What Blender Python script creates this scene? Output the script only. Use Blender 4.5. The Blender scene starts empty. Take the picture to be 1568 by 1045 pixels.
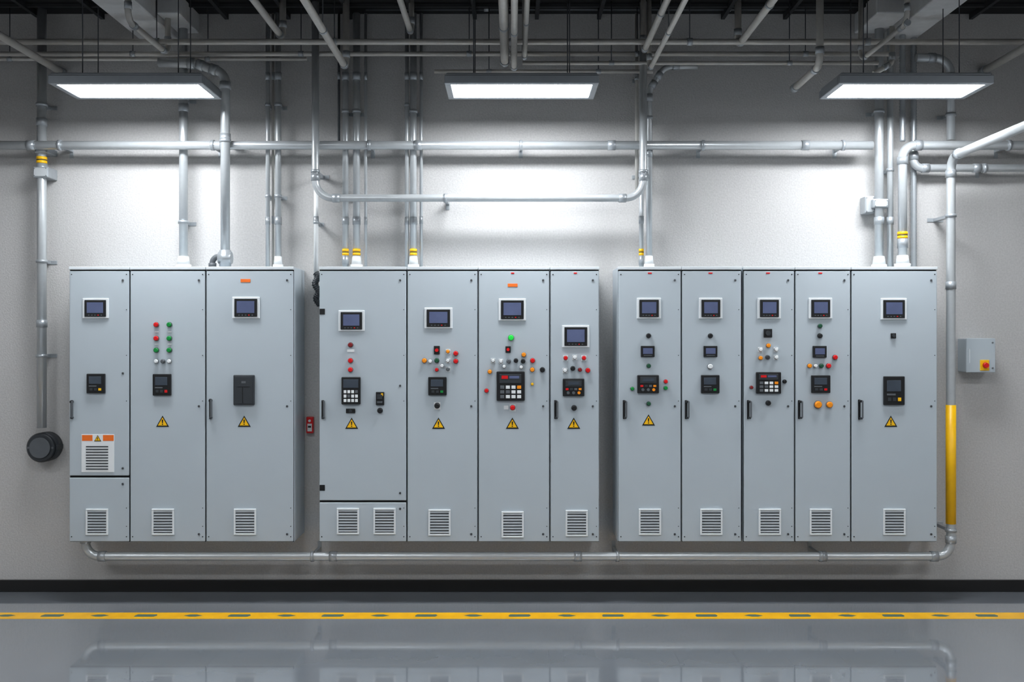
import bpy, bmesh, math
from mathutils import Vector, Matrix

# ------------------------------------------------------------------ room dimensions (metres)
EYE = 2.02          # camera height
CAMD = 7.9          # camera distance from the equipment wall (wall plane is y = 0)
F = 1500.0          # camera focal length in image pixels
FRONT = -0.40       # cabinet door plane
CEIL = 4.66

def E(u, v, y=0.0):
    """image pixel (u,v) back-projected onto the plane at a chosen depth y -> metres"""
    s = F / (CAMD + y)  # image pixels per metre at this depth
    return Vector(((u - 784) / s, y, EYE + (522 - v) / s))
def X(u): return (u - 784) / 200.0  # image column on the cabinet door plane -> metres
def Z(v): return EYE + (522 - v) / 200.0  # image row on the cabinet door plane -> metres

# ------------------------------------------------------------------ materials
def srgb(c):
    return tuple(((x/255.0)/12.92 if x/255.0 <= 0.04045 else (((x/255.0)+0.055)/1.055)**2.4) for x in c) + (1,)
MATS = {}
def mat(name, col, rough=0.5, metal=0.0, noise=0.0, nscale=20, bump=0.0, bscale=200, emit=0.0, coat=0.0, spec=0.5):
    m = bpy.data.materials.new(name); m.use_nodes = True
    nt = m.node_tree; b = nt.nodes['Principled BSDF']
    c = srgb(col)
    b.inputs['Base Color'].default_value = c
    b.inputs['Roughness'].default_value = rough
    b.inputs['Metallic'].default_value = metal
    b.inputs['Specular IOR Level'].default_value = spec
    if coat: 
        b.inputs['Coat Weight'].default_value = coat; b.inputs['Coat Roughness'].default_value = 0.04
    if emit:
        b.inputs['Emission Color'].default_value = c; b.inputs['Emission Strength'].default_value = emit
    tc = nt.nodes.new('ShaderNodeTexCoord')
    n = nt.nodes.new('ShaderNodeTexNoise'); n.inputs['Scale'].default_value = nscale; n.inputs['Detail'].default_value = 5
    nt.links.new(tc.outputs['Object'], n.inputs['Vector'])
    if noise > 0:
        r = nt.nodes.new('ShaderNodeValToRGB')
        r.color_ramp.elements[0].position = 0.3; r.color_ramp.elements[1].position = 0.7
        r.color_ramp.elements[0].color = tuple(x*(1-noise) for x in c[:3]) + (1,)
        r.color_ramp.elements[1].color = tuple(min(1, x*(1+noise)) for x in c[:3]) + (1,)
        nt.links.new(n.outputs['Fac'], r.inputs['Fac']); nt.links.new(r.outputs['Color'], b.inputs['Base Color'])
    if bump > 0:
        n2 = nt.nodes.new('ShaderNodeTexNoise'); n2.inputs['Scale'].default_value = bscale; n2.inputs['Detail'].default_value = 4
        nt.links.new(tc.outputs['Object'], n2.inputs['Vector'])
        bp = nt.nodes.new('ShaderNodeBump'); bp.inputs['Strength'].default_value = bump; bp.inputs['Distance'].default_value = 0.01
        nt.links.new(n2.outputs['Fac'], bp.inputs['Height']); nt.links.new(bp.outputs['Normal'], b.inputs['Normal'])
    MATS[name] = m
    return m
mat('wall_plaster', (192,190,188), 0.85, noise=0.08, nscale=70, bump=0.38, bscale=80)
mat('floor_epoxy', (122,127,133), 0.08, noise=0.06, nscale=3.0, bump=0.004, bscale=20, coat=1.0, spec=0.9)
mat('ceiling_black', (16,17,19), 0.9, noise=0.3, nscale=4)
mat('concrete_beam', (205,205,205), 0.85, noise=0.06, nscale=15, bump=0.15, bscale=60)
mat('joist_dark', (44,45,48), 0.7, noise=0.2, nscale=8)
mat('baseboard_black', (14,14,15), 0.45, noise=0.1)
mat('cab_paint', (181,190,196), 0.36, noise=0.012, nscale=3, bump=0.02, bscale=300)
mat('cab_trim', (210,215,218), 0.4, noise=0.02)
mat('cab_gasket', (16,17,18), 0.8, noise=0.05)
mat('vent_light', (226,230,232), 0.4, noise=0.02)
mat('vent_slat', (178,184,188), 0.45, noise=0.02)
mat('vent_dark', (36,40,44), 0.7, noise=0.1)
mat('pipe_steel', (192,196,198), 0.30, metal=0.4, noise=0.03, nscale=25)
mat('pipe_dull', (196,193,187), 0.42, metal=0.2, noise=0.05, nscale=25)
mat('pipe_dark', (80,83,87), 0.5, metal=0.3, noise=0.08)
mat('fitting', (172,177,181), 0.34, metal=0.45, noise=0.05)
mat('white_plastic', (230,232,232), 0.4, noise=0.02)
mat('black', (16,17,19), 0.4, noise=0.05)
mat('charcoal', (46,50,54), 0.45, noise=0.05)
mat('grey_dark', (88,92,96), 0.5, noise=0.05)
mat('screen_blue', (84,92,122), 0.18, noise=0.10, nscale=8, emit=0.15)
mat('screen_dim', (64,72,82), 0.2, noise=0.1, nscale=8)
mat('red', (215,22,26), 0.28, noise=0.04)
mat('green', (14,135,58), 0.28, noise=0.04)
mat('green_lit', (30,200,66), 0.3, noise=0.04, emit=0.4)
mat('dark_red', (125,24,26), 0.35, noise=0.04)
mat('dark_green', (22,78,52), 0.35, noise=0.04)
mat('orange', (250,148,24), 0.3, noise=0.04)
mat('orange_label', (240,112,28), 0.5, noise=0.04)
mat('yellow', (252,192,4), 0.4, noise=0.04, nscale=12)
mat('yellow_floor', (250,184,14), 0.3, noise=0.10, nscale=10)
mat('scuff', (84,108,96), 0.4, noise=0.1)
mat('lamp_housing', (150,155,160), 0.4, metal=0.5, noise=0.03)
mat('diffuser_near', (245,250,255), 0.5, emit=47)
mat('diffuser_fill', (245,250,255), 0.5, emit=27)  # glow of the added fill lamps
mat('screw', (120,124,128), 0.35, metal=0.7, noise=0.03)

# ------------------------------------------------------------------ mesh builder
class P:
    def __init__(s):
        s.bm = bmesh.new(); s.mats = []
    def mi(s, m):
        if m not in s.mats: s.mats.append(m)
        return s.mats.index(m)
    def box(s, x0, x1, y0, y1, z0, z1, m, bev=0.0, seg=2):
        if x0 > x1: x0, x1 = x1, x0
        if y0 > y1: y0, y1 = y1, y0
        if z0 > z1: z0, z1 = z1, z0
        i = s.mi(m); tmp = bmesh.new()
        bmesh.ops.create_cube(tmp, size=1)
        for v in tmp.verts:
            v.co = Vector(((x0+x1)/2 + v.co.x*(x1-x0), (y0+y1)/2 + v.co.y*(y1-y0), (z0+z1)/2 + v.co.z*(z1-z0)))
        if bev > 0:
            bev = min(bev, (x1-x0)*.45, (y1-y0)*.45, (z1-z0)*.45)
            bmesh.ops.bevel(tmp, geom=list(tmp.edges), offset=bev, segments=seg, affect='EDGES', profile=0.5)
        s.merge(tmp, i)
    def merge(s, tmp, i, smooth=False):
        mp = {v: s.bm.verts.new(v.co) for v in tmp.verts}
        for f in tmp.faces:
            try:
                nf = s.bm.faces.new([mp[v] for v in f.verts]); nf.material_index = i; nf.smooth = smooth
            except ValueError: pass
        tmp.free()
    def poly(s, pts, y0, y1, m):
        """extruded polygon given in (x,z), from y0 (back) to y1 (front)"""
        i = s.mi(m)
        a = [s.bm.verts.new((p[0], y0, p[1])) for p in pts]
        b = [s.bm.verts.new((p[0], y1, p[1])) for p in pts]
        n = len(pts)
        fs = [s.bm.faces.new(b), s.bm.faces.new(a[::-1])]
        for k in range(n): fs.append(s.bm.faces.new([a[k], a[(k+1)%n], b[(k+1)%n], b[k]]))
        for f in fs: f.material_index = i
    def sweep(s, pts, rad, m, seg=14, caps=True):
        i = s.mi(m); n = len(pts)
        rads = rad if isinstance(rad, list) else [rad]*n
        t0 = (pts[1]-pts[0]).normalized()
        up = Vector((0,0,1)) if abs(t0.z) < 0.9 else Vector((0,1,0))
        nx = t0.cross(up).normalized(); prev = t0; rings = []
        for k in range(n):
            if k == 0: t = t0
            elif k == n-1: t = (pts[k]-pts[k-1]).normalized()
            else: t = ((pts[k]-pts[k-1]).normalized() + (pts[k+1]-pts[k]).normalized()).normalized()
            q = prev.rotation_difference(t); nx = (q @ nx).normalized(); prev = t
            ny = t.cross(nx).normalized()
            rings.append([s.bm.verts.new(pts[k] + rads[k]*(math.cos(2*math.pi*j/seg)*nx + math.sin(2*math.pi*j/seg)*ny)) for j in range(seg)])
        for k in range(n-1):
            for j in range(seg):
                f = s.bm.faces.new([rings[k][j], rings[k][(j+1)%seg], rings[k+1][(j+1)%seg], rings[k+1][j]])
                f.material_index = i; f.smooth = True
        if caps:
            for r, rev in ((rings[0], True), (rings[-1], False)):
                f = s.bm.faces.new(r[::-1] if rev else r); f.material_index = i
    def cyl(s, a, b, r, m, seg=16, r2=None):
        s.sweep([Vector(a), Vector(b)], [r, r if r2 is None else r2], m, seg)
    def done(s, name, parent=None):
        bmesh.ops.recalc_face_normals(s.bm, faces=s.bm.faces)
        me = bpy.data.meshes.new(name); s.bm.to_mesh(me); s.bm.free()
        for m in s.mats: me.materials.append(MATS[m])
        o = bpy.data.objects.new(name, me); bpy.context.scene.collection.objects.link(o)
        if parent: o.parent = parent
        return o
def empty(name):
    o = bpy.data.objects.new(name, None); o.empty_display_size = 0.1
    bpy.context.scene.collection.objects.link(o); return o

# ------------------------------------------------------------------ room shell
XW = 6.5; YB = -11.0
def shell(name, *a):
    p = P(); p.box(*a); return p.done(name)
shell('floor', -XW, XW, YB, 0.0, -0.1, 0.0, 'floor_epoxy')
shell('ceiling', -XW, XW, YB, 0.0, CEIL, CEIL+0.1, 'ceiling_black')
shell('wall_back', -XW, XW, 0.0, 0.12, -0.1, CEIL+0.1, 'wall_plaster')
shell('wall_left', -XW-0.12, -XW, YB, 0.12, -0.1, CEIL+0.1, 'wall_plaster')
shell('wall_right', XW, XW+0.12, YB, 0.12, -0.1, CEIL+0.1, 'wall_plaster')
shell('wall_front', -XW, XW, YB-0.12, YB, -0.1, CEIL+0.1, 'wall_plaster')
shell('baseboard_back', -XW, XW, -0.022, 0.0, 0.0, 0.095, 'baseboard_black', 0.004)
shell('trim_1', 0.066, 0.084, -0.003, 0.0, 0.095, 3.95, 'wall_plaster')
# structural beams
def beam(name, x0, x1, z0):
    p = P(); p.box(x0, x1, YB, 0, z0, CEIL, 'concrete_beam', 0.01)
    p.done(name)
beam('ceiling_beam', -3.0, -2.69, 4.45)
beam('ceiling_beam.001', 3.0, 3.25, 4.45)
# haunches where beams meet the wall
p = P()
for (xa, xb) in ((-2.69, -2.52), (2.76, 3.0)):
    p.box(xa, xb, -0.5, 0, 4.50, CEIL, 'concrete_beam', 0.01)
p.done('beam_haunch')
p = P()
for k in range(-12, 13):
    x = k*0.5+0.2
    if -3.1 < x < -2.4 or 2.6 < x < 3.35: continue
    p.box(x-0.015, x+0.015, YB, 0, 4.615, CEIL, 'joist_dark')
for y in (-0.25, -1.5, -3, -5, -7, -9):
    p.box(-XW, XW, y-0.012, y+0.012, 4.63, 4.655, 'joist_dark')
p.done('ceiling_joists')

# floor line
p = P()
def fy(v): return -(CAMD - EYE*F/(v-522))  # floor depth back-projected from image row v
ya, yb = fy(938.5), fy(948)
p.box(-XW, XW, yb, ya, 0.0, 0.0015, 'yellow_floor')
ym = (ya+yb)/2; i = 0
x = -4.0*1.1
while x < 4.5:
    if i % 2:
        hl = 0.08; hw = 0.030
        pts = [(-hl, -hw), (hl*.8, -hw), (hl, 0), (hl*.85, hw), (-hl*.9, hw), (-hl*1.05, 0)]
    else:
        hl = 0.07; hw = 0.028
        pts = [(-hl, 0), (-hl*.3, -hw), (hl*.4, -hw), (hl, 0), (hl*.3, hw), (-hl*.4, hw)]
    vs = [p.bm.verts.new((x+a, ym+b, 0.0022)) for a, b in pts]
    f = p.bm.faces.new(vs); f.material_index = p.mi('scuff')
    x += 0.343; i += 1
p.done('floor_marking_line')

# ------------------------------------------------------------------ lamps
def lamp(name, x0, x1, y0, y1, z, em):
    e = empty(name)
    p = P(); t = 0.045
    # frame skirts
    p.box(x0, x1, y0, y0+t, z-0.004, z+0.055, 'lamp_housing', 0.006)
    p.box(x0, x1, y1-t, y1, z-0.004, z+0.055, 'lamp_housing', 0.006)
    p.box(x0, x0+t, y0+t, y1-t, z-0.004, z+0.055, 'lamp_housing', 0.006)
    p.box(x1-t, x1, y0+t, y1-t, z-0.004, z+0.055, 'lamp_housing', 0.006)
    p.box(x0+0.01, x1-0.01, y0+0.01, y1-0.01, z+0.05, z+0.075, 'lamp_housing', 0.01)
    p.done('housing', e)
    p = P(); p.box(x0+t, x1-t, y0+t, y1-t, z+0.004, z+0.02, em); p.done('diffuser', e)
    p = P()
    for x in (x0+0.2, x1-0.2):
        for y in (y0+0.1, y1-0.1):
            p.cyl((x, y, z+0.07), (x, y, CEIL), 0.004, 'pipe_dark', 8)
    p.done('hanger_rods', e)
nm = lambda b, k: b if k == 0 else '%s.%03d' % (b, k)
k = 0
for x0 in (-3.225, -0.47, 2.275):
    lamp(nm('ceiling_fill_lamp', k), x0, x0+1.075, -1.10, -0.64, 3.815, 'diffuser_near'); k += 1
for y in (-3.9, -6.6):  # unseen rows added as fill light for the cabinet fronts
    for xc in (-4.8, -1.75, 1.75, 4.8):
        lamp(nm('ceiling_fill_lamp', k), xc-0.6, xc+0.6, y-0.3, y+0.3, 4.1, 'diffuser_fill'); k += 1

# ------------------------------------------------------------------ pipes
def fillet(pts, R):
    out = [pts[0]]; corners = []
    for k in range(1, len(pts)-1):
        a, b, c = pts[k-1], pts[k], pts[k+1]
        d1 = (a-b).normalized(); d2 = (c-b).normalized()
        ang = d1.angle(d2)
        if ang > math.pi-0.02: out.append(b); continue
        tl = min(R/math.tan(ang/2), (a-b).length*0.49 if k > 1 else (a-b).length*0.95, (c-b).length*0.49 if k < len(pts)-2 else (c-b).length*0.95)
        r = tl*math.tan(ang/2)
        bis = (d1+d2).normalized(); cen = b + bis*(r/math.sin(ang/2))
        s0 = b+d1*tl; s1 = b+d2*tl
        v0 = s0-cen; v1 = s1-cen; th = v0.angle(v1); n = 9
        for j in range(n+1):
            t = j/n
            out.append(cen + (v0*math.sin((1-t)*th) + v1*math.sin(t*th))/math.sin(th))
        corners.append((s0, d1)); corners.append((s1, d2))
    out.append(pts[-1]); return out, corners
cnt = {}
def pname(b):
    k = cnt.get(b, 0); cnt[b] = k+1; return nm(b, k)
def pipe(pts, r, m='pipe_steel', R=0.12, bands=1.15, clamps=(), base=False, label=None, name='conduit_pipe', sleeve=None, first=0.5):
    """pts: list of world points, clamps: list of param points (Vector) where straps hold it to the wall"""
    p = P(); pts = [Vector(q) for q in pts]
    path, cor = fillet(pts, R)
    p.sweep(path, r, m)
    for c, d in cor:
        p.cyl(c - d*0.006, c + d*0.05, r*1.2, 'fitting')
    for a, b in zip(pts[:-1], pts[1:]):
        L = (b-a).length; d = (b-a).normalized(); t = first
        while bands and t < L-0.25 and L > 0.7:
            c = a+d*t; p.cyl(c-d*0.03, c+d*0.03, r*1.16, 'fitting'); t += bands
    for c in clamps:
        c = Vector(c)
        # nearest segment direction
        best = min(zip(pts[:-1], pts[1:]), key=lambda ab: ((ab[0]+(ab[1]-ab[0])*max(0, min(1, (c-ab[0]).dot(ab[1]-ab[0])/(ab[1]-ab[0]).length_squared)))-c).length)
        d = (best[1]-best[0]).normalized()
        p.cyl(c-d*0.012, c+d*0.012, r*1.25, 'fitting')
        if abs(d.z) > .5: p.box(c.x-r*.5, c.x+r*.5, c.y, -.001, c.z-0.012, c.z+0.012, 'fitting'); p.box(c.x-r*1.9, c.x+r*1.9, -0.006, -.001, c.z-0.016, c.z+0.016, 'fitting', .002)
        else: p.box(c.x-0.012, c.x+0.012, c.y, -.001, c.z-r*.5, c.z+r*.5, 'fitting'); p.box(c.x-0.016, c.x+0.016, -0.006, -.001, c.z-r*1.9, c.z+r*1.9, 'fitting', .002)
    if base:
        b = pts[-1]
        p.cyl(b, b+Vector((0,0,0.035)), r*1.75, 'white_plastic')
        p.cyl(b+Vector((0,0,0.035)), b+Vector((0,0,0.10)), r*1.5, 'white_plastic', r2=r*1.2)
    if label:
        b = Vector(label)
        p.cyl(b+Vector((0,0,.004)), b+Vector((0,0,.026)), r*1.12, 'yellow'); p.cyl(b-Vector((0,0,.026)), b+Vector((0,0,-.004)), r*1.12, 'yellow')
        p.cyl(b-Vector((0,0,.004)), b+Vector((0,0,.004)), r*1.1, 'charcoal')
        p.cyl(b-Vector((0,0,.10)), b-Vector((0,0,.027)), r*1.15, 'fitting')
    if sleeve:
        p.cyl(sleeve[0], sleeve[1], r*1.12, 'yellow')
    return p.done(pname(name))
CT = 2.592  # cabinet top
def vert(u, vtop, r, y=-0.12, vbot=None, base=False, label=None, m='pipe_steel', cl=(170, 300), **kw):
    a = E(u, vtop, y); b = E(u, vbot, y) if vbot else Vector((a.x, y, CT))
    lab = None
    if label: lab = E(u, label, y); lab.x = a.x
    return pipe([a, b], r, m, base=base, label=lab, clamps=[Vector((a.x, y, E(u, v, y).z)) for v in cl], **kw)

W0 = -0.002
def jbox(par, u, v, w, h, d):
    p = P(); c = E(u, v, -d)
    p.box(c.x-w/2, c.x+w/2, -d, W0, c.z-h/2, c.z+h/2, 'fitting', .006)
    p.box(c.x-w/2+.008, c.x+w/2-.008, -d-.006, -d, c.z-h/2+.008, c.z+h/2-.008, 'pipe_steel', .003)
    for sx in (-1, 1):
        for sz in (-1, 1): p.cyl((c.x+sx*(w/2-.014), -d-.009, c.z+sz*(h/2-.014)), (c.x+sx*(w/2-.014), -d-.005, c.z+sz*(h/2-.014)), .004, 'screw', 8)
    p.done('conduit_box', par)

H1Y = -0.205
# long horizontal run
z1 = E(0, 222, H1Y).z
pipe([(-XW+.002, H1Y, z1), (E(1336, 222, H1Y).x, H1Y, z1)], 0.034, clamps=[(x, H1Y, z1) for x in (-3.55, -2.35, -1.12, 0.07, 1.5, 2.6)], bands=1.52, first=1.2)
# left drop to round box
y = -0.12
o = pipe([(E(64, 20, y).x, y, CEIL-.002), E(64, 655, y)], 0.036, clamps=[E(64, 160, y), E(64, 400, y), E(64, 545, y)], label=E(64, 245, y), bands=1.6, first=0.9)
jbox(o, 62, 263, 0.12, 0.085, 0.165); jbox(o, 63, 229, 0.11, 0.05, 0.165)
vert(281, 20, 0.034, base=True, cl=(150, 340), bands=1.3, first=0.75)
# 345 with swan neck
y = -0.275
o = pipe([E(243, 95, y), E(300, 97, y), E(345, 112, y), (E(345, 300, y).x, y, CT+0.09)], 0.036, R=0.10, clamps=[E(345, 215, y-0.0)], bands=0.9)
p = P(); c = Vector((E(345, 385, y).x, y, CT+0.075))
p.cyl(c+Vector((-0.05,0,0)), c+Vector((0.05,0,0)), 0.048, 'fitting'); p.cyl(c+Vector((0,0,-0.075)), c+Vector((0,0,0.06)), 0.045, 'fitting')
pth, _ = fillet([c+Vector((-0.03,0,0.01)), c+Vector((-0.1,0,0.01)), c+Vector((-0.1,0,-0.073))], 0.05)
p.sweep(pth, 0.022, 'grey_dark'); p.cyl(c+Vector((-.1,0,-.073)), c+Vector((-.1,0,-.04)), .03, 'grey_dark')
p.done('tee_fitting', o)
# pair 410-425
vert(410, 20, 0.017, cl=(160, 300)); vert(418, 20, 0.010, cl=(), y=-0.08, m='pipe_dull'); vert(426, 20, 0.024, base=True, cl=(160, 300))
# U run
y = -0.28
pipe([(E(483, 20, y).x, y, CEIL-.002), E(483, 303, y), E(985, 303, y), (E(985, 20, y).x, y, CEIL-.002)], 0.029, R=0.14, clamps=[E(483, 262, y), E(682, 303, y), E(985, 262, y)], bands=0.0)
o = vert(484, 240, 0.018, y=-0.16, vbot=425, cl=(340,), m='white_plastic')
# flexible coil end
p = P(); pts = []; rr = []
a0 = E(484, 418, -0.16)
for k in range(60):
    t = k/59; pts.append(a0 + Vector((0.012*math.sin(t*14) + 0.02*t, -0.02*math.sin(t*3), -0.26*t))); rr.append(0.022 + (0.006 if k % 3 == 0 else 0))
p.sweep(pts, rr, 'charcoal'); p.done('flexible_end', o)
# bundles
vert(529, 20, 0.024, base=False, label=386); vert(546, 20, 0.028, base=True, label=386); vert(560, 20, 0.012, cl=())
vert(519, 20, 0.010, y=-0.06, vbot=215, m='pipe_dark', cl=())
vert(623, 20, 0.016, cl=(160,)); vert(633, 20, 0.026, base=True, label=386); vert(645, 20, 0.013, cl=(), y=-0.09)
vert(982, 240, 0.018, base=False, label=386, y=-0.12, cl=())
y = -0.17
pipe([E(1068, 101, y), E(1018, 101, y), E(994, 138, y), (E(994, 300, y).x, y, CT)], 0.024, R=0.12, base=True, bands=1.2, clamps=[E(994, 180, y)])
vert(975, 20, 0.014, y=-0.08, vbot=290, m='pipe_dull', cl=(120,))
# right bundle
o = vert(1346, 20, 0.034, base=True, cl=(170,)); vert(1363, 20, 0.024, cl=(260,), m='pipe_steel')
jbox(o, 1332, 313, 0.08, 0.135, 0.11); jbox(o, 1349, 311, 0.12, 0.07, 0.165)
y = H1Y
pipe([(XW-.002, y, z1), (E(1382, 222, y).x, y, z1), (E(1382, 222, y).x, y, CT)], 0.035, R=0.10, base=True, label=Vector((E(1382, 222, y).x, y, E(0, 360, y).z)), bands=1.4, first=1.0, clamps=[(3.9, y, z1)])
y = -0.12
pipe([E(1399, 232, y), E(1399, 257, y), (XW-.002, y, E(0, 257, y).z)], 0.031, R=0.07, bands=0.7, clamps=[(3.75, y, E(0, 257, y).z)])
def flex(u, va, y, r, zb):
    p = P(); a = E(u, va, y); n = int((a.z-zb)/0.012); pts = []; rr = []
    for k in range(n+1):
        pts.append(Vector((a.x, y, a.z-(a.z-zb)*k/n))); rr.append(r if k % 2 else r*0.8)
    p.sweep(pts, rr, 'fitting', 12); p.done(pname('flexible_conduit'))
flex(1382, 20, -0.13, 0.026, z1+0.045)
flex(1399, 20, -0.05, 0.026, CT)
y = -0.12
pipe([E(1403, 88, y), E(1456, 88, y), E(1456, 214, y)], 0.032, R=0.13, clamps=[E(1456, 175, y)])
y = -0.42
pipe([E(1338, 112, y), E(1366, 96, y), E(1366, 40, y)], 0.020, R=0.05, bands=0, m='pipe_dull')
# depth run turning down the wall, yellow sleeve, then the long run below the cabinets
y = -0.285
xx = E(1456, 300, y).x; zz = E(0, 240, y).z; zl = E(0, 852, y).z; xl = E(131, 852, y).x
pipe([(xx, YB, zz), (xx, y, zz), (xx, y, zl), (xl, y, zl), (xl, y, 0.474)], 0.034, R=0.11, bands=1.9, first=1.0,
     clamps=[(xx, y, E(0, 330, y).z), (xx, y, E(0, 812, y).z), (-1.55, y, zl), (0.82, y, zl), (2.4, y, zl)],
     sleeve=((xx, y, E(0, 620, y).z), (xx, y, E(0, 802, y).z)))
# ceiling horizontals
def hrun(v, y, ua, ub, r, m='pipe_dull'):
    a = E(ua, v, y); b = E(ub, v, y)
    p = P(); p.sweep([a, b], r, m)
    L = b.x-a.x; n = max(2, int(L/1.3))
    for k in range(n):
        x = a.x + L*(k+.5)/n
        p.cyl((x-.02, y, a.z), (x+.02, y, a.z), r*1.3, 'fitting'); p.cyl((x, y, a.z), (x, y, CEIL), 0.004, 'pipe_dark', 6)
    p.done(pname('ceiling_pipe'))
hrun(63.5, -0.5, -440, 2008, 0.022)
hrun(82, -0.24, -440, 1362, 0.018)
hrun(90, -0.2, -440, 470, 0.014)
hrun(96, -0.3, 800, 1345, 0.015)
hrun(109, -0.22, 665, 1000, 0.015)
hrun(12, -0.1, 560, 1300, 0.02, 'pipe_dark')
# pipes that run along the room and turn up to the deck near the wall
def drun(u, v, r, yend=-0.37, m='pipe_dull', up=True, ystart=None):
    a = E(u, v, yend)
    if ystart is None: pts = [Vector((a.x, YB, a.z)), a]
    else: pts = [Vector((a.x, ystart, CEIL)), Vector((a.x, ystart, a.z)), a]
    if up: pts.append(Vector((a.x, yend, CEIL)))
    p = P(); path, cor = fillet(pts, 0.08); p.sweep(path, r, m)
    for c, d in cor: p.cyl(c, c+d*0.05, r*1.2, 'fitting')
    if not up: p.cyl(a, a-Vector((0,0.06,0)), r*1.25, 'fitting')
    for y in (-1.3, -2.6, -4.5, -6.5, -8.5):
        if ystart is not None and y < ystart: break
        p.cyl((a.x, y-.012, a.z), (a.x, y+.012, a.z), r*1.2, 'fitting'); p.cyl((a.x, y, a.z), (a.x, y, CEIL), 0.004, 'pipe_dark', 6)
    p.done(pname('overhead_pipe'))
drun(96, 111, 0.028, -0.01, up=False)
drun(257, 82, 0.022, ystart=-1.15); drun(433, 58, 0.026); drun(530, 104, 0.026); drun(630, 52, 0.022)
drun(773, 100, 0.030, -0.37); drun(787, 108, 0.022, -0.37); drun(803, 92, 0.018, -0.42)
drun(985, 80, 0.022, -0.40); drun(994, 108, 0.018, -0.36); drun(1130, 70, 0.026); drun(1216, 135, 0.026, -0.37, up=False, ystart=-1.0); drun(1505, 109, 0.030, -0.01, up=False)
drun(1318, 92, 0.018, -0.42, ystart=-1.3)

# ------------------------------------------------------------------ wall boxes
p = P()  # round junction box
c = E(65, 685, -0.1)
p.cyl((c.x, -0.12, c.z), (c.x, W0, c.z), 0.118, 'charcoal', 40)
p.cyl((c.x, -0.135, c.z), (c.x, -0.12, c.z), 0.104, 'charcoal', 40, r2=0.118)
p.cyl((c.x, -0.15, c.z), (c.x, -0.135, c.z), 0.082, 'grey_dark', 40)
for s in (-1, 1):
    p.box(c.x+s*0.115-0.008, c.x+s*0.115+0.008, -0.11, W0, c.z-0.02, c.z+0.02, 'charcoal', .005)
    p.cyl((c.x+s*0.096, -0.14, c.z), (c.x+s*0.096, -0.12, c.z), 0.009, 'grey_dark', 10)
p.done('round_junction_box')
# emergency stop box on the right
e = empty('emergency_stop_box')
p = P(); c = E(1501, 544, -0.15); w = 0.225; h = 0.265; d = .16
p.box(c.x-w/2, c.x+w/2, -d+.012, W0, c.z-h/2, c.z+h/2, 'cab_paint', .006)
p.box(c.x-w/2-.003, c.x+w/2+.003, -d, -d+.012, c.z-h/2-.003, c.z+h/2+.003, 'cab_paint', .005)
p.box(c.x-w/2+.018, c.x-w/2+.026, -d-.004, -d, c.z-.06, c.z+.05, 'cab_trim')
for sz in (-1, 1): p.cyl((c.x+w/2-.02, -d-.006, c.z+sz*.1), (c.x+w/2-.02, -d, c.z+sz*.1), .007, 'screw')
p.done('enclosure', e)
p = P(); b = Vector((c.x+.028, -d, c.z-.078))
p.box(b.x-.036, b.x+.036, -d-.008, -d, b.z-.042, b.z+.042, 'yellow', .003)
p.cyl((b.x, -d-.02, b.z), (b.x, -d-.008, b.z), .015, 'red'); p.cyl((b.x, -d-.04, b.z), (b.x, -d-.02, b.z), .019, 'red', 24, r2=.024)
p.done('stop_button', e)
# fire call point between cabinets
p = P(); c = E(474, 651, -0.05)
p.box(c.x-.028, c.x+.028, -.045, W0, c.z-.066, c.z+.066, 'red', .005)
p.box(c.x-.018, c.x+.018, -.05, -.045, c.z-.05, c.z+.012, 'white_plastic', .002)
p.box(c.x-.012, c.x+.012, -.054, -.05, c.z-.02, c.z-.005, 'black'); p.cyl((c.x, -.056, c.z+.035), (c.x, -.045, c.z+.035), .01, 'white_plastic')
p.done('fire_call_point')

# ------------------------------------------------------------------ cabinet parts
Y = FRONT
def touchscreen(par, u, v, w, h):
    p = P(); x, z = X(u), Z(v); W = w/400; H = h/400
    p.box(x-W, x+W, Y-.010, Y, z-H, z+H, 'vent_light', .004)
    p.box(x-W+.018, x+W-.018, Y-.018, Y-.008, z-H+.013, z+H-.014, 'black', .003)
    p.box(x-W+.038, x+W-.038, Y-.0205, Y-.017, z-H+.042, z+H-.032, 'screen_blue')
    for k in range(5):
        xx = x + (k-2)*W*0.24; p.box(xx-.005, xx+.005, Y-.020, Y-.017, z-H+.022, z-H+.029, 'red' if k == 3 else 'grey_dark')
    p.done('touchscreen', par)
def meter(par, u, v, w, h, dot='yellow'):
    p = P(); x, z = X(u), Z(v); W = w/400; H = h/400
    p.box(x-W, x+W, Y-.022, Y, z-H, z+H, 'black', .005)
    p.box(x-W*.72, x+W*.62, Y-.0245, Y-.02, z-H*.05, z+H*.72, 'screen_dim', .002)
    for k in range(3):
        xx = x + (k-1)*W*.48; p.box(xx-W*.15, xx+W*.15, Y-.026, Y-.02, z-H*.72, z-H*.48, dot if k == 2 else 'charcoal', .001)
    p.box(x-W*.72, x+W*.1, Y-.0235, Y-.02, z-H*.32, z-H*.2, 'grey_dark')
    p.done('power_meter', par)
def smallmeter(par, u, v, w, h):
    p = P(); x, z = X(u), Z(v); W = w/400; H = h/400
    p.box(x-W, x+W, Y-.018, Y, z-H, z+H, 'black', .004)
    p.box(x-W*.7, x+W*.7, Y-.0205, Y-.017, z-H*.45, z+H*.6, 'screen_blue', .001)
    p.box(x-W*.6, x+W*.6, Y-.020, Y-.017, z-H*.78, z-H*.65, 'grey_dark')
    p.done('display_meter', par)
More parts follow.
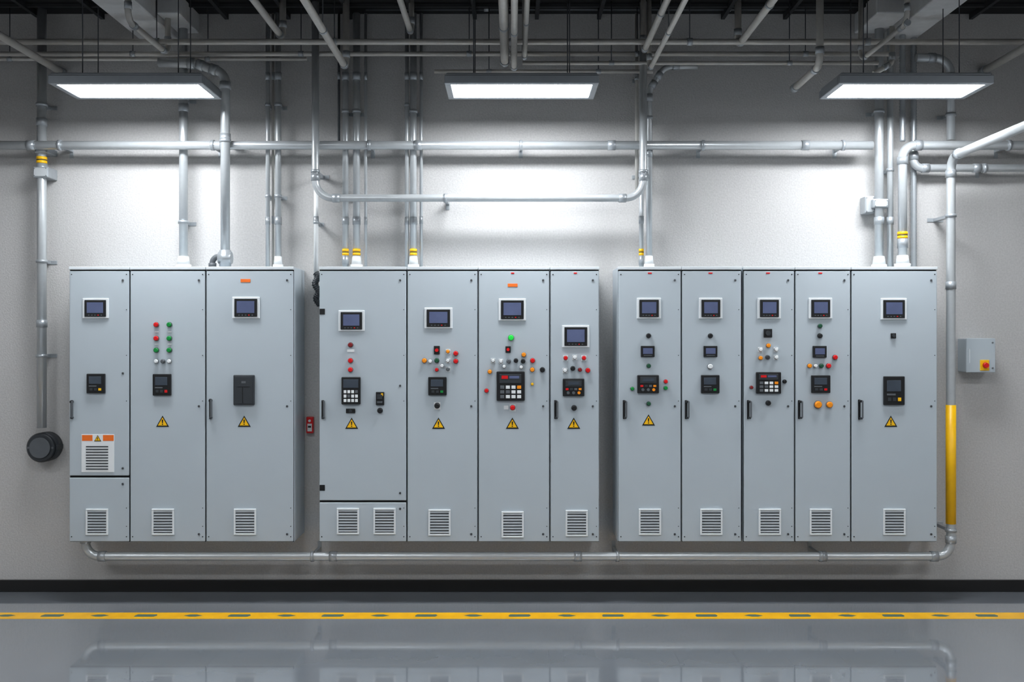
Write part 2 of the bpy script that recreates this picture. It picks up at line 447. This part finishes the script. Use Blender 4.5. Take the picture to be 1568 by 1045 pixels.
def keypad(par, u, v, w, h, split=.38, cols=4, rows=3, wide=False):
    p = P(); x, z = X(u), Z(v); W = w/400; H = h/400
    p.box(x-W, x+W, Y-.026, Y, z-H, z+H, 'black', .006)
    zt = z+H-H*2*split
    p.box(x-W*.8, x+W*(.8 if not wide else .75), Y-.029, Y-.024, zt+H*.05, z+H*.82, 'screen_dim' if not wide else 'charcoal', .002)
    if wide:
        p.box(x-W*.65, x-W*.2, Y-.031, Y-.027, z+H*.5, z+H*.72, 'red'); p.box(x-W*.1, x+W*.6, Y-.031, Y-.027, z+H*.52, z+H*.7, 'screen_blue')
    gx = 2*W*.8/cols; gz = (zt-(z-H)-H*.2)/rows
    for r in range(rows):
        for c in range(cols):
            cx = x-W*.8+gx*(c+.5); cz = z-H+H*.13+gz*(r+.5)
            m = 'white_plastic'
            if (r+c*2) % 5 == 3: m = 'grey_dark'
            if wide and c == 0: m = 'grey_dark'
            if wide and c == cols-1 and r == rows-1: m = 'orange'
            p.box(cx-gx*.36, cx+gx*.36, Y-.031, Y-.025, cz-gz*.34, cz+gz*.34, m, .0015)
    p.done('keypad_controller', par)
def darkctl(par, u, v, w, h, plain=False):
    p = P(); x, z = X(u), Z(v); W = w/400; H = h/400
    p.box(x-W, x+W, Y-.026, Y, z-H, z+H, 'charcoal' if plain else 'black', .006)
    if plain:
        p.box(x-W*.85, x+W*.85, Y-.029, Y-.025, z-H*.9, z+H*.9, 'charcoal', .003)
        p.box(x-W*.12, x-W*.06, Y-.0305, Y-.028, z-H*.85, z+H*.2, 'black'); p.box(x-W*.6, x+W*.6, Y-.0305, Y-.028, z+H*.2, z+H*.24, 'black')
        p.box(x-W*.2, x+W*.2, Y-.0305, Y-.028, z+H*.45, z+H*.6, 'grey_dark')
    else:
        p.box(x-W*.75, x+W*.75, Y-.029, Y-.025, z+H*.1, z+H*.8, 'charcoal', .002)
        p.box(x-W*.5, x+W*.5, Y-.031, Y-.028, z+H*.3, z+H*.65, 'screen_dim')
        for k in range(4):
            xx = x+(k-1.5)*W*.4; p.box(xx-W*.13, xx+W*.13, Y-.030, Y-.025, z-H*.3, z-H*.08, ['red','charcoal','grey_dark','orange'][k], .001)
        for k in range(3):
            xx = x+(k-1)*W*.5; p.cyl((xx, Y-.025, z-H*.6), (xx, Y-.032, z-H*.6), W*.14, ['grey_dark','grey_dark','orange'][k], 12)
    p.done('control_unit', par)
def button(p, u, v, m, r=3.4, plate=False):
    x, z = X(u), Z(v); R = r/200
    if plate: p.box(x-R*1.3, x+R*1.3, Y-.004, Y, z-R*1.6, z+R*1.35, 'white_plastic', .001)
    p.cyl((x, Y-.010, z), (x, Y, z), R*1.2, 'screw' if m not in ('black',) else 'charcoal', 18)
    p.cyl((x, Y-.024, z), (x, Y-.009, z), R*1.05, m, 18); p.cyl((x, Y-.028, z), (x, Y-.024, z), R*.75, m, 18, r2=R*1.05)
def rbtn(p, u, v, m='black', w=8, h=9):
    x, z = X(u), Z(v); W = w/400; H = h/400
    p.box(x-W, x+W, Y-.012, Y, z-H, z+H, 'black', .003)
    p.cyl((x, Y-.022, z), (x, Y-.01, z), min(W, H)*.6, 'charcoal' if m == 'black' else m, 14)
def triangle(par, u, v, s=20):
    p = P(); x, z = X(u), Z(v)
    def tri(sz, y0, y1, m, dz=0):
        h = sz*.866
        p.poly([(x-sz/2, z-h/2+dz), (x+sz/2, z-h/2+dz), (x, z+h/2+dz)], y0, y1, m)
    S = s/200
    tri(S, Y, Y-.0015, 'black'); tri(S*.72, Y-.0015, Y-.0025, 'yellow', -S*.016)
    p.poly([(x-S*.055, z+S*.13), (x+S*.055, z+S*.13), (x+S*.035, z-S*.14), (x-S*.035, z-S*.14)], Y-.0025, Y-.0035, 'black')
    p.poly([(x-S*.045, z-S*.19), (x+S*.045, z-S*.19), (x+S*.045, z-S*.27), (x-S*.045, z-S*.27)], Y-.0025, Y-.0035, 'black')
    p.done('warning_sign', par)
def vent(par, u, v, w=34, h=40, n=8, y=None):
    y = Y if y is None else y
    p = P(); x, z = X(u), Z(v); W = w/400; H = h/400; t = .013
    p.box(x-W, x+W, y-.014, y, z+H-t, z+H, 'vent_light', .003); p.box(x-W, x+W, y-.014, y, z-H, z-H+t, 'vent_light', .003)
    p.box(x-W, x-W+t, y-.014, y, z-H+t, z+H-t, 'vent_light', .003); p.box(x+W-t, x+W, y-.014, y, z-H+t, z+H-t, 'vent_light', .003)
    p.box(x-W+t, x+W-t, y-.003, y, z-H+t, z+H-t, 'vent_dark')
    gz = (2*H-2*t)/n; i = p.mi('vent_slat')
    for k in range(n):
        zc = z-H+t+gz*(k+.5)
        a = [(x-W+t, y-.003, zc+gz*.45), (x+W-t, y-.003, zc+gz*.45), (x+W-t, y-.013, zc-gz*.02), (x-W+t, y-.013, zc-gz*.02)]
        b = [(q[0], q[1]+(.0 if j < 2 else .003), q[2]-(.004 if j < 2 else .003)) for j, q in enumerate(a)]
        va = [p.bm.verts.new(q) for q in a]; vb = [p.bm.verts.new(q) for q in b]
        for f in ([va[0], va[1], va[2], va[3]], [vb[3], vb[2], vb[1], vb[0]], [va[3], va[2], vb[2], vb[3]], [va[0], va[3], vb[3], vb[0]], [va[2], va[1], vb[1], vb[2]], [va[1], va[0], vb[0], vb[1]]):
            p.bm.faces.new(f).material_index = i
    p.done('vent_grille', par)
def handle(par, u, v, h=29):
    p = P(); x, z = X(u), Z(v); H = h/400
    p.box(x-.012, x+.006, Y-.010, Y, z-H, z+H, 'black', .003)
    p.box(x-.008, x+.014, Y-.035, Y-.008, z+H*.72, z+H*.95, 'black', .003)
    p.box(x+.006, x+.018, Y-.044, Y-.030, z-H*.85, z+H*.92, 'grey_dark', .005)
    p.box(x-.004, x+.014, Y-.035, Y-.008, z-H*.95, z-H*.75, 'charcoal', .003)
    p.done('door_handle', par)
def cabinet(u0, u1, doors=None, side_r=False):
    e = empty(pname('electrical_cabinet'))
    x0, x1 = X(u0)+.0015, X(u1)-.0015; zt, zb = Z(408), Z(831)
    p = P()
    p.box(x0, x1, -.375, -.002, zb, zt, 'cab_paint', .006)
    p.box(x0, x1, Y-.004, -.37, zt-.024, zt, 'cab_trim', .004)           # top rail
    p.box(x0+.003, x1-.003, -.383, -.374, zb+.004, zt-.02, 'cab_gasket')
    for k in (0.25, 0.75):
        xx = x0+(x1-x0)*k; p.box(xx-.02, xx+.02, -.06, -.002, zb-.03, zb+.01, 'cab_paint', .003)
    p.done('body', e)
    p = P(); segs = doors or [(414, 830)]
    for (a, b) in segs:
        p.box(x0+.004, x1-.004, Y, -.382, Z(b)+.003, Z(a)-.003, 'cab_paint', .006, 3)
        for zz in ([Z(a)-.075, (Z(a)+Z(b))/2, Z(b)+.06] if Z(a)-Z(b) > 1 else [Z(a)-.05]):
            p.cyl((x1-.05, Y-.005, zz), (x1-.05, Y+.001, zz), .009, 'screw', 14); p.box(x1-.052, x1-.048, Y-.0062, Y-.004, zz-.005, zz+.005, 'black')
    p.done('door', e)
    p = P(); zz0, zz1 = Z(segs[0][0]), Z(segs[-1][1])
    for xx in (x0+.022, x1-.022):
        for zz in (zz0-.03, zz1+.04): p.cyl((xx, Y-.003, zz), (xx, Y+.001, zz), .0045, 'black', 10)
    for zz in (zz0-.3, zz0-.65, zz0-1.0, zz1+.26, zz1+.12): p.cyl((x1-.022, Y-.003, zz), (x1-.022, Y+.001, zz), .0035, 'black', 8)
    p.done('screws', e)
    return e
def btns(e, lst, rb=(), plates=()):
    p = P()
    for b in lst: button(p, *b)
    for b in rb: rbtn(p, *b)
    for (u, v, w, h, m) in plates:
        p.box(X(u)-w/400, X(u)+w/400, Y-.003, Y, Z(v)-h/400, Z(v)+h/400, m, .001)
    p.done('push_buttons', e)

# --- A
e = cabinet(105, 198.5, [(414, 729), (731, 830)])
touchscreen(e, 147, 472, 40, 31); meter(e, 148, 587, 28, 30); handle(e, 111, 627)
p = P(); p.box(X(125), X(175), Y-.004, Y, Z(723), Z(665), 'white_plastic', .001)
for (a, b) in ((126, 142), (158, 174.5)): p.box(X(a), X(b), Y-.005, Y-.003, Z(675), Z(666), 'orange_label')
for k in range(9): p.box(X(132), X(166), Y-.006, Y-.003, Z(683+k*4.3+1.7), Z(683+k*4.3), 'charcoal')
p.done('spec_label', e); Yk = Y; Y = Y-.004; triangle(e, 150, 671, 11); Y = Yk
vent(e, 149, 799)
# --- B
e = cabinet(198.5, 315)
btns(e, [(240,497,'red'),(260,497,'green'),(240,518,'red'),(260,518,'green'),(240,536,'green'),(260,536,'green'),(240,553,'white_plastic',2.8),(250,553,'screw',2.8),(260,553,'white_plastic',2.8)],
     plates=[(240,508,6,2,'white_plastic'),(260,508,6,2,'white_plastic'),(240,527,6,2,'white_plastic'),(260,527,6,2,'white_plastic')])
meter(e, 249, 589, 28, 33, 'red'); triangle(e, 249, 645); vent(e, 250, 799)
# --- C
e = cabinet(315, 450)
btns(e, [], plates=[(376,429.5,15,5,'orange_label')])
touchscreen(e, 377, 471, 42, 33); darkctl(e, 374.5, 597, 32, 46, True); handle(e, 323, 626, 31); triangle(e, 374, 645); vent(e, 375.5, 799)
# --- D
e = cabinet(488, 623, [(414, 767), (769, 830)])
btns(e, [(537,528,'dark_red'),(537,552,'red'),(537,566,'red'),(582,628.5,'black',3.6)], rb=[(537,629,'black',14,7)],
     plates=[(537,537,11,4,'white_plastic'),(493.5,477,8,9,'black'),(493.5,747,8,9,'black')])
touchscreen(e, 538.5, 491, 40, 32); keypad(e, 538, 598, 29, 42, .42, 4, 3)
p = P(); p.box(X(576), X(588.5), Y-.02, Y, Z(620), Z(600), 'black', .003); p.box(X(578), X(586), Y-.03, Y-.018, Z(611), Z(604), 'charcoal', .002); p.box(X(584), X(587), Y-.022, Y-.019, Z(606), Z(602), 'yellow'); p.box(X(578), X(586), Y-.023, Y-.019, Z(617), Z(614), 'grey_dark'); p.done('rotary_switch', e)
triangle(e, 538.5, 648); handle(e, 495, 627); vent(e, 533, 798, 34, 40); vent(e, 589, 798, 34, 40)
# --- E
e = cabinet(623, 732)
btns(e, [(686,538,'orange',2.6,True),(686,552,'white_plastic',2.6,True),(686,565,'screw',2.6,True),(698,541,'red'),(698,553,'red'),(650,552,'orange'),(669,552,'dark_green'),(659,553,'white_plastic',2.6),(677,560,'white_plastic',2.6),(669,566,'red',2.6),(669.5,621,'black',3.8,True)], rb=[(669,536,'red',9,13)])
touchscreen(e, 671.5, 487, 43, 32); meter(e, 670, 591, 28, 28, 'green'); triangle(e, 671.5, 648); vent(e, 673, 800)
# --- F
e = cabinet(732, 842)
btns(e, [(782.5,517,'green_lit',4),(755,552,'white_plastic',2.6,True),(767,553,'white_plastic',2.6,True),(779,553,'screw',3),(790,552,'black',3),(801,553,'black',3),(802,543,'orange',3.2),(815.5,552,'red',3.4),
         (750,569,'orange',3),(772,561,'white_plastic',2.4),(798,562,'white_plastic',2.4),(815,566,'orange',3.2),(830.5,566,'black',3.4),(745,598,'red',3),(815,588,'yellow',2),(785,624,'red',3.6,True)],
     rb=[(778,535,'red',8,10)], plates=[(785,436.5,15,5,'orange_label'),(775,624,7,6,'white_plastic'),(785,418,5,2,'red')])
touchscreen(e, 784.5, 474, 42, 34); keypad(e, 782, 591, 43, 45, .42, 4, 3, True); triangle(e, 784.5, 648); vent(e, 785, 803)
# --- G
e = cabinet(842, 918)
btns(e, [(866,548,'red',3,True),(880,547,'white_plastic',2.8,True),(894,548,'red',3,True),(865,567,'white_plastic',2.8,True),(877,564,'black',3.2),(888,566,'dark_red',2.8),(900,567,'red',3.4),(879,624.5,'black',3.6)],
     plates=[(881,418,5,2,'red')])
touchscreen(e, 881.5, 515, 42, 34); darkctl(e, 878, 593, 33, 27); triangle(e, 878.5, 648); handle(e, 851, 627); vent(e, 883, 801)
# --- H
e = cabinet(946, 1043.5)
btns(e, [(993,514,'black',3.2),(993,560,'dark_green',3),(968,595,'green',2.6),(1019,584,'red',2.8),(1019,594,'green',2.8),(993,618,'dark_green',3)], plates=[(995,418,6,2,'red')])
touchscreen(e, 993.5, 472, 37, 32); smallmeter(e, 991.5, 538, 21, 17); darkctl(e, 992, 588, 33, 28); triangle(e, 993, 643); handle(e, 956, 627); vent(e, 995, 799)
# --- I
e = cabinet(1043.5, 1136)
btns(e, [(1087.5,514,'black',3.2),(1087,561,'white_plastic',3.6)], plates=[(1088,418,6,2,'red')])
touchscreen(e, 1088, 472, 36, 32); smallmeter(e, 1087.5, 538, 21, 17); meter(e, 1087, 588, 28, 28, 'green'); handle(e, 1051, 627); vent(e, 1089, 799)
# --- J
e = cabinet(1138, 1217)
btns(e, [(1176,529,'orange',3),(1164,535,'white_plastic',2.6,True),(1188,535,'white_plastic',2.6,True),(1164,548,'orange',2.8),(1175,547,'charcoal',3),(1188,547,'white_plastic',2.6,True),(1150,593,'dark_red',2.4),(1201,584,'black',2.6),(1176,617,'black',3.4)], rb=[(1175.5,510,'black',13,13)], plates=[(1176,418,6,2,'red')])
touchscreen(e, 1177.5, 472, 36, 32); keypad(e, 1176, 586, 38, 33, .38, 4, 3, True); handle(e, 1146, 627); vent(e, 1178.5, 799)
# --- K
e = cabinet(1217, 1303)
btns(e, [(1255,499,'dark_green',3),(1255,514,'black',3.2),(1278,547,'red',3.4),(1239,560,'orange',3),(1248,560,'white_plastic',2.4),(1257,560,'dark_green',3),(1268,560,'red',3.4),(1252,619.5,'orange',5.2),(1269.5,619.5,'orange',4.4)], plates=[(1256,418,6,2,'red')])
touchscreen(e, 1256, 472, 36, 32); smallmeter(e, 1254.5, 538.5, 21, 18); meter(e, 1256, 588, 29, 27, 'red'); handle(e, 1224, 627); vent(e, 1256.5, 799)
# --- L
e = cabinet(1303, 1436)
btns(e, [], rb=[(1367.5,514,'black',8,8)])
touchscreen(e, 1368, 473, 40, 33); meter(e, 1368, 598, 32, 44); triangle(e, 1364, 645); handle(e, 1316, 627, 31); vent(e, 1369, 799)

# ------------------------------------------------------------------ world, camera
w = bpy.data.worlds.new('World'); bpy.context.scene.world = w; w.use_nodes = True
w.node_tree.nodes['Background'].inputs[0].default_value = (0.5, 0.52, 0.55, 1); w.node_tree.nodes['Background'].inputs[1].default_value = 0.3
cam = bpy.data.cameras.new('camera'); co = bpy.data.objects.new('camera', cam); bpy.context.scene.collection.objects.link(co)
co.location = (0, -CAMD, EYE); co.rotation_euler = (math.radians(90), 0, 0)
cam.sensor_width = 36; cam.lens = 36*F/1568; cam.clip_start = 0.05
bpy.context.scene.camera = co
vs = bpy.context.scene.view_settings
vs.view_transform = 'Standard'; vs.look = 'None'; vs.exposure = 0.0
